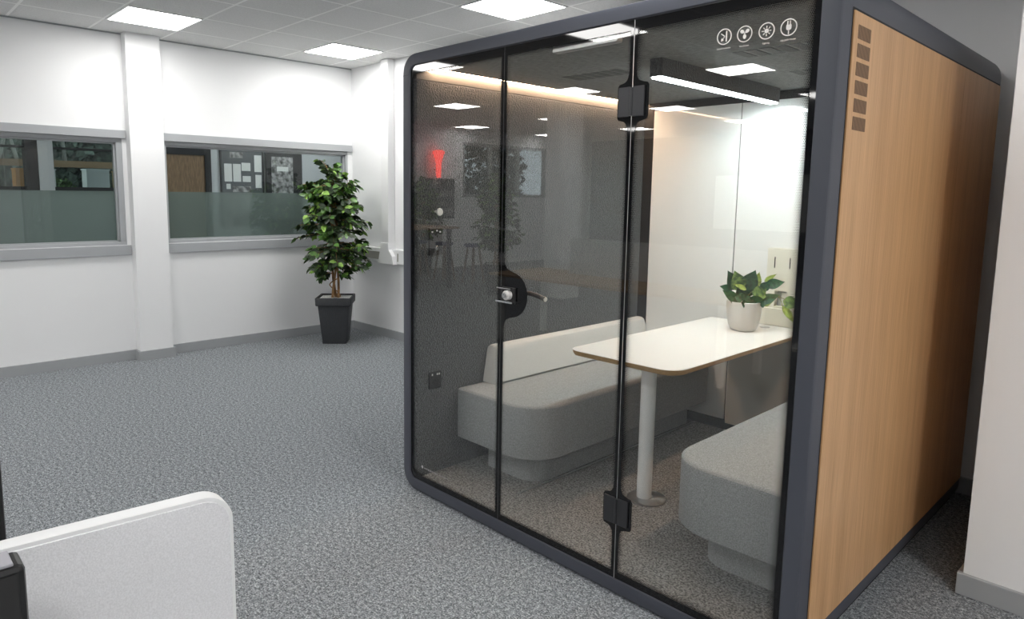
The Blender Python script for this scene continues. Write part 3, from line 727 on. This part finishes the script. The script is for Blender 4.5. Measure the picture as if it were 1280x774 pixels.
# ------------------------------------------------------------------ ficus in its square pot
FC = Vector((-3.49, 1.672, 0)); FA = math.radians(50.1)
def ficus(loc, label, group, seed):
    rnd = random.Random(seed)
    t = thing('potted_ficus', label, 'potted tree', loc, group)
    L = Vector(loc)
    def sq(h, z, r=.008): return [(L.x + u * math.cos(FA) - v * math.sin(FA), L.y + u * math.sin(FA) + v * math.cos(FA), L.z + z) for u, v in rrect(-h, h, -h, h, r, 3)]
    bm = B(); rings(bm, [sq(.122, .001), sq(.126, .004), sq(.164, .418)]); p = obj('pot', bm, 'pot_dark', t, smooth=True)
    bm = B(); rings(bm, [sq(.160, .418), sq(.180, .418), sq(.186, .425), sq(.188, .498), sq(.185, .503), sq(.170, .503), sq(.168, .49), sq(.166, .466)], True, True); obj('rim', bm, 'pot_dark', p, smooth=True)
    bm = B(); rings(bm, [sq(.15, .470), sq(.166, .478), sq(.160, .487)]); obj('pebbles', bm, 'pebbles', t)
    bm = B(); stems = []
    for k in range(3):
        a0 = 2 * PI * k / 3 + .4; pts = []
        for i in range(16):
            u = i / 15; a = a0 + u * 5.2; r = .035 * (1 - .35 * u) + .03 * max(0, u - .6)
            pts.append(L + Vector((r * math.cos(a), r * math.sin(a), .485 + u * 1.25)))
        stems.append(pts); tube(bm, pts, lambda u: .0145 * (1 - .6 * u), 8)
    pts = [L + Vector((.06 * math.cos(u * 5 + 1) * (.4 + u), .06 * math.sin(u * 5 + 1), .485 + .22 * u)) for u in [i / 8 for i in range(9)]]
    tube(bm, pts, .006, 6)
    # branches and leaves
    leaves = []
    def radius(z):
        K = [(.68, .12), (.76, .32), (.86, .42), (.95, .44), (1.08, .45), (1.2, .42), (1.35, .36), (1.5, .31), (1.65, .32), (1.78, .27), (1.88, .10)]
        for (z0, r0), (z1, r1) in zip(K, K[1:]):
            if z0 <= z <= z1: return r0 + (r1 - r0) * (z - z0) / (z1 - z0)
        return .08
    for i in range(118):
        z = .84 + (i / 117) * .90 + rnd.uniform(-.09, .09)
        st = stems[i % 3]; q = st[min(15, int((z - .485) / 1.25 * 15))]
        a = i * 2.399 + rnd.uniform(-.6, .6); up = rnd.uniform(-.45, .35) if z < 1.2 else rnd.uniform(-.2, .6)
        tgt_z = z + up * .35
        lean = Vector((vr.x, vr.y, 0)) * (-.10 * max(0, (z - 1.35) / .5))
        Ln = radius(min(1.88, max(.68, tgt_z))) * rnd.uniform(.55, 1.0)
        e = Vector((L.x, L.y, 0)) + lean + Vector((math.cos(a) * Ln, math.sin(a) * Ln, L.z + tgt_z))
        c1 = q.lerp(e, .5) + Vector((0, 0, .06 + .05 * max(0, up)))
        br = [q.lerp(c1, s).lerp(c1.lerp(e, s), s) for s in [j / 8 for j in range(9)]]
        tube(bm, br, lambda u: .0045 * (1 - .7 * u), 5)
        for j in range(20):
            s = .20 + .80 * (j + rnd.random() * .6) / 20.6; k = min(7, int(s * 8)); p0 = br[k].lerp(br[k + 1], s * 8 - k)
            d = (br[min(8, k + 1)] - br[max(0, k - 1)]).normalized()
            ang = a + (1 if j % 2 else -1) * rnd.uniform(.3, 1.5)
            dirv = (d * .40 + Vector((math.cos(ang), math.sin(ang), rnd.uniform(-1.25, .30)))).normalized()
            leaves.append((p0 + dirv * .012, dirv, rnd.uniform(.066, .100), s, rnd.random(), z, Vector((math.cos(a), math.sin(a), .55))))
    obj('trunk', bm, 'bark', t, smooth=True)
    bm = B()
    for p0, d, ln, s, rr, z, outw in leaves:
        n0 = outw + Vector((rnd.uniform(-.8, .8), rnd.uniform(-.8, .8), rnd.uniform(-.3, .6))); sd = d.cross(n0).normalized(); nn = sd.cross(d).normalized(); w = ln * .29
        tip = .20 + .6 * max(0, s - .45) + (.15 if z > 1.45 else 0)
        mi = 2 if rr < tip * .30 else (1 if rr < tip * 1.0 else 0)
        P = [p0, p0 + d * ln * .3 + sd * w, p0 + d * ln * .65 + sd * w * .8 - nn * ln * .03, p0 + d * ln - nn * ln * .16, p0 + d * ln * .65 - sd * w * .8 - nn * ln * .03, p0 + d * ln * .3 - sd * w]
        c1, c2 = p0 + d * ln * .3 - nn * ln * .05, p0 + d * ln * .65 - nn * ln * .10
        v = [bm.verts.new(x) for x in P + [c1, c2]]
        for idx in ((0, 1, 6), (1, 2, 7, 6), (2, 3, 7), (3, 4, 7), (4, 5, 6, 7), (5, 0, 6)):
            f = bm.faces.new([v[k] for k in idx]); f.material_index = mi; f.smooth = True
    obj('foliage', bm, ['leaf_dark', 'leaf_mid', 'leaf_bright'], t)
    return t
fic = ficus(FC, 'leafy green ficus tree in a tapered dark square pot, standing in the far corner', 'potted ficus trees', 3)
f2 = copy_tree(fic, None, (-4.98, -5.5, 0)); f2['label'] = 'ficus tree by the free-standing column, seen only mirrored in the booth glass'
f3 = copy_tree(fic, None, (-7.95, -6.35, 0)); f3['label'] = 'ficus tree behind the high table, seen only mirrored in the booth glass'

# ------------------------------------------------------------------ desk screen and monitors in front
ds = thing('desk_screen', 'pale grey fabric desk screen with a rounded top corner, at the front of the picture', 'desk screen', (1.97, -2.2, .72))
ang = math.atan2(.022, .265); U = Vector((math.sin(ang), math.cos(ang), 0)); N = Vector((math.cos(ang), -math.sin(ang), 0))
O = Vector((1.966, -1.772, 0))
def sc(u, v, w): q = O + U * u + N * w; return (q.x, q.y, v)
bm = B(); prism(bm, rrect(-1.6, 0, .755, 1.152, (.045, .02, .01, .01), 8), -.030, 0.0, bt=.002, bb=.002, f=sc, seg=2); obj('edge_frame', bm, 'screen_edge', ds, smooth=True)
for w0, w1 in ((-.0005, .0035), (-.0335, -.0295)):
    bm = B(); prism(bm, rrect(-1.592, -.006, .760, 1.146, (.040, .018, .008, .008), 8), w0, w1, bt=.0012, bb=.0012, f=sc, seg=2); obj('fabric_panel', bm, 'screen_fabric', ds, smooth=True)
for u in (-1.4, -.25):
    bm = B(); prism(bm, rrect(u - .03, u + .03, .747, .756, .003, 2), -.04, .012, f=sc); obj('clamp', bm, 'steel', ds)
dk = thing('office_desk', 'white two person bench desk under the pale desk screen, below the picture edge', 'desk', (1.95, -2.7, 0))
obj('desktop', box(B(), 1.30, 2.62, -3.4, -1.80, .722, .746, .003), 'table_white', dk)
for x in (1.36, 2.52):
    for y in (-3.3, -1.95): obj('leg', box(B(), x, x + .05, y, y + .05, 0, .722, .002), 'leg_white', dk)
def monitor(x, yr, zt, w, label, face, tz):
    t = thing('computer_monitor', label, 'monitor', (x, yr - w / 2, .746))
    obj('display_housing', box(B(), x - .022, x + .022, yr - w, yr, tz, zt, .006), 'black', t)
    a, b = (x + .022, x + .0228) if face > 0 else (x - .0228, x - .022)
    obj('screen', box(B(), a, b, yr - w + .008, yr - .008, tz + .012, zt - .008), 'black_matt', t)
    obj('top_edge', box(B(), x - .018, x + .018, yr - w + .01, yr - .01, zt - .0005, zt + .003, .001), 'monitor_edge', t)
    obj('stand_neck', box(B(), x - .02, x + .02, yr - w / 2 - .03, yr - w / 2 + .03, .755, tz + .05, .004), 'black', t)
    obj('stand_foot', box(B(), x - .1, x + .1, yr - w / 2 - .12, yr - w / 2 + .12, .747, .757, .003), 'black', t)
monitor(1.72, -2.033, 1.30, .60, 'black monitor behind the pale desk screen, cut by the picture edge', -1, .86)
monitor(2.128, -2.069, 1.222, .60, 'black monitor in front of the pale desk screen', 1, .86)

# ------------------------------------------------------------------ beyond the windows
bd = thing('notice_board', 'slate notice board pinned with papers, beyond the second window', 'notice board', (XO + .02, 2.3, 1.7))
obj('board', box(B(), XO + .001, XO + .03, 1.99, 2.62, 1.12, 2.215), 'board_slate', bd)
def papers(par, y0, y1, z0, z1, L):
    for (a, b, c, d) in L:
        obj('paper', box(B(), XO + .030, XO + .033, y0 + a * (y1 - y0), y0 + b * (y1 - y0), z0 + c * (z1 - z0), z0 + d * (z1 - z0)), 'paper' if (b - a) < .3 else 'photo_grey', par)
bm = B(); box(bm, XO + .001, XO + .036, 1.97, 1.99, 1.10, 2.235); box(bm, XO + .001, XO + .036, 2.62, 2.64, 1.10, 2.235); box(bm, XO + .001, XO + .036, 1.99, 2.62, 2.215, 2.235); box(bm, XO + .001, XO + .036, 1.99, 2.62, 1.10, 1.12)
obj('board_frame', bm, 'black_matt', bd)
papers(bd, 1.99, 2.62, 1.12, 2.215, [(.2, .52, .90, .98), (.06, .24, .58, .82), (.27, .46, .58, .82), (.48, .70, .73, .84), (.50, .70, .58, .66), (.10, .2, .48, .55), (.25, .7, .44, .52), (.8, .98, .72, .95), (.82, .97, .5, .68), (.1, .4, .12, .4), (.45, .65, .18, .4)])
bd2 = thing('poster_stand', 'black display stand with a large pale poster, beyond the second window', 'display stand', (XO + .03, 2.95, 0))
obj('board', box(B(), XO + .06, XO + .09, 2.66, 3.26, .0, 2.26), 'black_matt', bd2)
obj('poster', box(B(), XO + .09, XO + .094, 2.74, 3.10, 1.2, 2.15), 'photo_grey', bd2)
obj('caption', box(B(), XO + .094, XO + .096, 2.83, 3.02, 1.93, 2.0), 'paper', bd2)
dr = bpy.data.objects.new('door_1', None); COL.objects.link(dr); dr.location = (XO, 1.5, 0); struct(dr)
struct(obj('door_leaf', box(B(), XO + .001, XO + .03, 1.12, 1.74, 0, 2.12), 'door_brown', dr))
bm = B(); box(bm, XO + .001, XO + .05, 1.02, 1.12, 0, 2.22); box(bm, XO + .001, XO + .05, 1.74, 1.83, 0, 2.22); box(bm, XO + .001, XO + .05, 1.12, 1.74, 2.12, 2.22); struct(obj('door_frame', bm, 'black_matt', dr))
# garden outside
def shrub(x, y, z, sx, sy, sz, mat, label, n=900, seed=1):
    rnd = random.Random(seed); t = thing('garden_shrub', label, 'shrub', (x, y, -.02), 'garden shrubs outside the windows')
    bm = B(); tube(bm, [(x, y, -.02), (x + .05, y, z)], .05, 8); obj('stem', bm, 'bark', t)
    bm = B()
    for k in range(n):
        d = Vector((rnd.gauss(0, 1), rnd.gauss(0, 1), rnd.gauss(0, 1))).normalized() * rnd.uniform(.7, 1)
        c = Vector((x + d.x * sx, y + d.y * sy, z + d.z * sz)); r = rnd.uniform(.08, .17) * min(1, .3 + sx)
        u = Vector((rnd.gauss(0, 1), rnd.gauss(0, 1), rnd.gauss(0, 1))).normalized(); w = u.orthogonal().normalized()
        bm.faces.new([bm.verts.new(c + u * r), bm.verts.new(c + w * r * .6), bm.verts.new(c - u * r), bm.verts.new(c - w * r * .6)])
    obj('foliage', bm, [mat], t)
    return t
shrub(-13.5, -1.9, 2.2, .9, 2.0, 2.1, 'hedge_a', 'dark dense shrub outside, beyond the first window at its left end', 5200, 5)
shrub(-13.2, 2.3, 2.3, .9, 1.95, 2.2, 'hedge_a', 'dark dense shrub outside, beyond the first window at its right end', 5200, 6)
shrub(-10.3, -1.25, 2.55, .35, .45, .35, 'leaf_bright', 'bright green foliage outside, at the top left of the first window', 500, 7)  # brightness comes from the leaf colour
shrub(-12.5, -10.5, 2.2, 1.0, 3.4, 2.2, 'hedge_a', 'dark hedge outside the far window mirrored in the booth glass', 6000, 8)
gf = thing('sky_cover_fence', 'added tall grey-green fence covering the bright sky, beyond the first window', 'fence', (-15, 0, -.12))  # fence added to cover the too bright sky behind the shrubs
for k in range(12): obj('fence_panel', box(B(), -15.03, -14.97, -13.5 + 1.75 * k, -11.78 + 1.75 * k, -.02, 4.2), 'hedge_a', gf)
for k in range(13): obj('post', box(B(), -15.06, -14.94, -13.53 + 1.75 * k, -13.505 + 1.75 * k, -.02, 4.25), 'ground_grey', gf)
dv = thing('garden_pergola', 'brown timber pergola with pale diagonal struts, outside beyond the first window', 'pergola', (-11, .5, 0))
obj('beam', box(B(), -10.9, -10.75, -1.0, 2.2, 1.99, 2.10), 'stool_wood', dv)
for y, s in ((-.2, .35), (.05, -.3), (.45, .1), (.75, -.1)): obj('strut', tube(B(), [(-10.8, y, 2.10), (-10.8, y + s * .5, 2.75)], .03, 6), 'ground_grey', dv)
for y in (-1.0, 2.15): obj('post', box(B(), -10.9, -10.8, y, y + .1, -.02, 2.0), 'stool_wood', dv)
for (y0, y1, z1, m, lb) in ((-1.3, -.62, 1.88, 'timber', 'pale timber crate outside, left of the black mullion in the first window'), (-.2, .08, 1.9, 'orange_paint', 'orange painted box outside, right of the black mullion in the first window'),
                            (.75, 1.08, 1.92, 'outdoor_white', 'white cabinet outside, near the right end of the first window'), (.20, .32, 1.90, 'outdoor_white', 'narrow white box outside, in the middle of the first window'), (1.2, 1.55, 1.9, 'timber', 'timber crate outside, at the far right of the first window')):
    g = thing('garden_box', lb, 'box', (-9.6, y0, -.02))
    obj('body', box(B(), -9.75, -9.45, y0, y1, -.02, z1, .004), m, g); obj('lid', box(B(), -9.77, -9.43, y0 - .01, y1 + .01, z1, z1 + .02, .003), m, g)
shrub(-10.25, .35, 1.55, .16, .5, .25, 'hedge_b', 'low mid green shrub outside among the boxes, beyond the first window', 500, 9)

# ------------------------------------------------------------------ what the booth glass mirrors
ht = thing('high_table', 'oak topped high table, seen only mirrored in the far booth pane', 'table', (-6.5, -5.2, 0))
obj('table_top', box(B(), -7.5, -5.95, -5.55, -4.6, 1.02, 1.055, .004), 'oak', ht)
for x in (-7.35, -6.1):
    for y in (-5.45, -4.75): obj('leg', box(B(), x, x + .06, y, y + .06, 0, 1.02), 'black_matt', ht)
def stool():
    t = thing('bar_stool', 'blue topped wooden stool by the high table, mirrored in the booth glass', 'stool', (-6.3, -6.2, 0), 'stools by the high table')
    obj('seat', lathe(B(), [(.15, .66), (.17, .67), (.17, .705), (.15, .715)], (-6.3, -6.2, 0), 24), 'blue_seat', t)
    for a in range(4):
        c, s = math.cos(a * PI / 2 + .8), math.sin(a * PI / 2 + .8)
        obj('leg', tube(B(), [(-6.3 + .20 * c, -6.2 + .20 * s, 0), (-6.3 + .10 * c, -6.2 + .10 * s, .66)], .02, 8), 'stool_wood', t)
    return t
s0 = stool()
for x, y in ((-6.95, -6.05), (-7.6, -5.95)): copy_tree(s0, None, (x, y, 0))
pbd = thing('photo_board', 'board of grey photographs on the far wall, mirrored in the far booth pane', 'picture board', (-8.59, -7.2, 1.5))
obj('board', box(B(), -8.599, -8.57, -7.66, -6.75, 1.10, 1.92), 'board_slate', pbd)
bm = B(); box(bm, -8.599, -8.565, -7.68, -7.66, 1.08, 1.94); box(bm, -8.599, -8.565, -6.75, -6.73, 1.08, 1.94); box(bm, -8.599, -8.565, -7.66, -6.75, 1.92, 1.94); box(bm, -8.599, -8.565, -7.66, -6.75, 1.08, 1.10)
obj('board_frame', bm, 'black_matt', pbd)
for k, (a, b, c, d) in enumerate(((.3, .6, .78, .95), (.35, .95, .55, .72), (.05, .3, .55, .8), (.1, .45, .05, .35), (.5, .75, .1, .48), (.78, .97, .05, .4))):
    obj('photo', box(B(), -8.57, -8.566, -6.75 - b * .91, -6.75 - a * .91, 1.1 + c * .82, 1.1 + d * .82), 'photo_grey', pbd)
rl = thing('wall_lamp', 'red flared wall lamp with a coiled pale cord, mirrored in the far booth pane', 'wall lamp', (-8.52, -7.12, 1.95))
obj('shade', lathe(B(), [(.05, 1.95), (.055, 2.05), (.06, 2.25), (.10, 2.42), (.13, 2.46), (.13, 2.50), (.08, 2.53)], (-8.46, -7.14, 0), 20), 'red_glow', rl, smooth=True)
obj('coiled_cord', tube(B(), [(-8.5 + .04 * math.cos(k * .9), -6.98 - .015 * k / 4 + .04 * math.sin(k * .9), 2.15 - k * .009) for k in range(40)], .008, 5), 'mark_white', rl)
obj('bracket', box(B(), -8.599, -8.47, -7.16, -7.12, 2.1, 2.14), 'red_lamp', rl)
d2 = thing('oak_desk', 'oak topped desk, seen only mirrored in the booth door', 'desk', (-1.1, -3.6, 0))
obj('desktop', box(B(), -2.62, .3, -4.0, -3.1, .715, .74, .003), 'oak', d2)
for x in (-2.5, .15):
    for y in (-3.9, -3.2): obj('leg', box(B(), x, x + .06, y, y + .06, 0, .715), 'leg_white', d2)
d3 = thing('desk_divider', 'mid grey fabric divider along the back of the oak desk, mirrored in the booth door', 'desk screen', (-1.0, -3.8, .74))
bm = B(); prism(bm, rrect(-2.0, .25, .7415, 1.14, .04, 5), 0, .03, f=lambda u, v, w: (u, -3.80 + w, v)); obj('fabric_panel', bm, 'grey_wall_paint', d3)
bm = B(); box(bm, -2.005, -1.975, -3.81, -3.76, .7415, .85); obj('clamp', bm, 'steel', d3)
wb = thing('framed_board', 'white board in a dark frame on the rear wall, mirrored beside the door hinge', 'board', (-4.2, -12.48, 1.6))
obj('panel', box(B(), -5.0, -2.4, -12.499, -12.47, .9, 2.1), 'outdoor_white', wb)
bm = B(); box(bm, -5.08, -5.0, -12.499, -12.45, .85, 2.18); box(bm, -2.4, -2.32, -12.499, -12.45, .85, 2.18); box(bm, -5.0, -2.4, -12.499, -12.45, 2.1, 2.18); obj('board_frame', bm, 'black_matt', wb)

# ------------------------------------------------------------------ world, camera, colour
w = bpy.data.worlds.new('sky'); SC.world = w; w.use_nodes = True
bg = w.node_tree.nodes['Background']; bg.inputs[0].default_value = (.85, .92, 1, 1); bg.inputs[1].default_value = 1.3
cam = bpy.data.cameras.new('camera'); co = bpy.data.objects.new('camera', cam); COL.objects.link(co); SC.camera = co
cam.sensor_fit = 'HORIZONTAL'; cam.sensor_width = 36; cam.lens = 858.29 * 36 / 1280
cam.shift_x = (640 - 606.45) / 1280; cam.shift_y = (351.93 - 387) / 1280; cam.clip_start = .05
co.matrix_world = Matrix(((WIN_R.x, WIN_U.x, -WIN_F.x, CX), (WIN_R.y, WIN_U.y, -WIN_F.y, CY), (WIN_R.z, WIN_U.z, -WIN_F.z, CZ), (0, 0, 0, 1)))
vs = SC.view_settings; vs.view_transform = 'Standard'; vs.look = 'None'; vs.gamma = 1; vs.use_curve_mapping = False; vs.exposure = .94
cy = SC.cycles
cy.max_bounces = 10; cy.diffuse_bounces = 5; cy.glossy_bounces = 5; cy.transparent_max_bounces = 16; cy.transmission_bounces = 6
cy.use_denoising = True; cy.caustics_reflective = False; cy.caustics_refractive = False; cy.sample_clamp_indirect = 6
try: cy.denoiser = 'OPENIMAGEDENOISE'; cy.denoising_input_passes = 'RGB_ALBEDO_NORMAL'
except Exception: pass
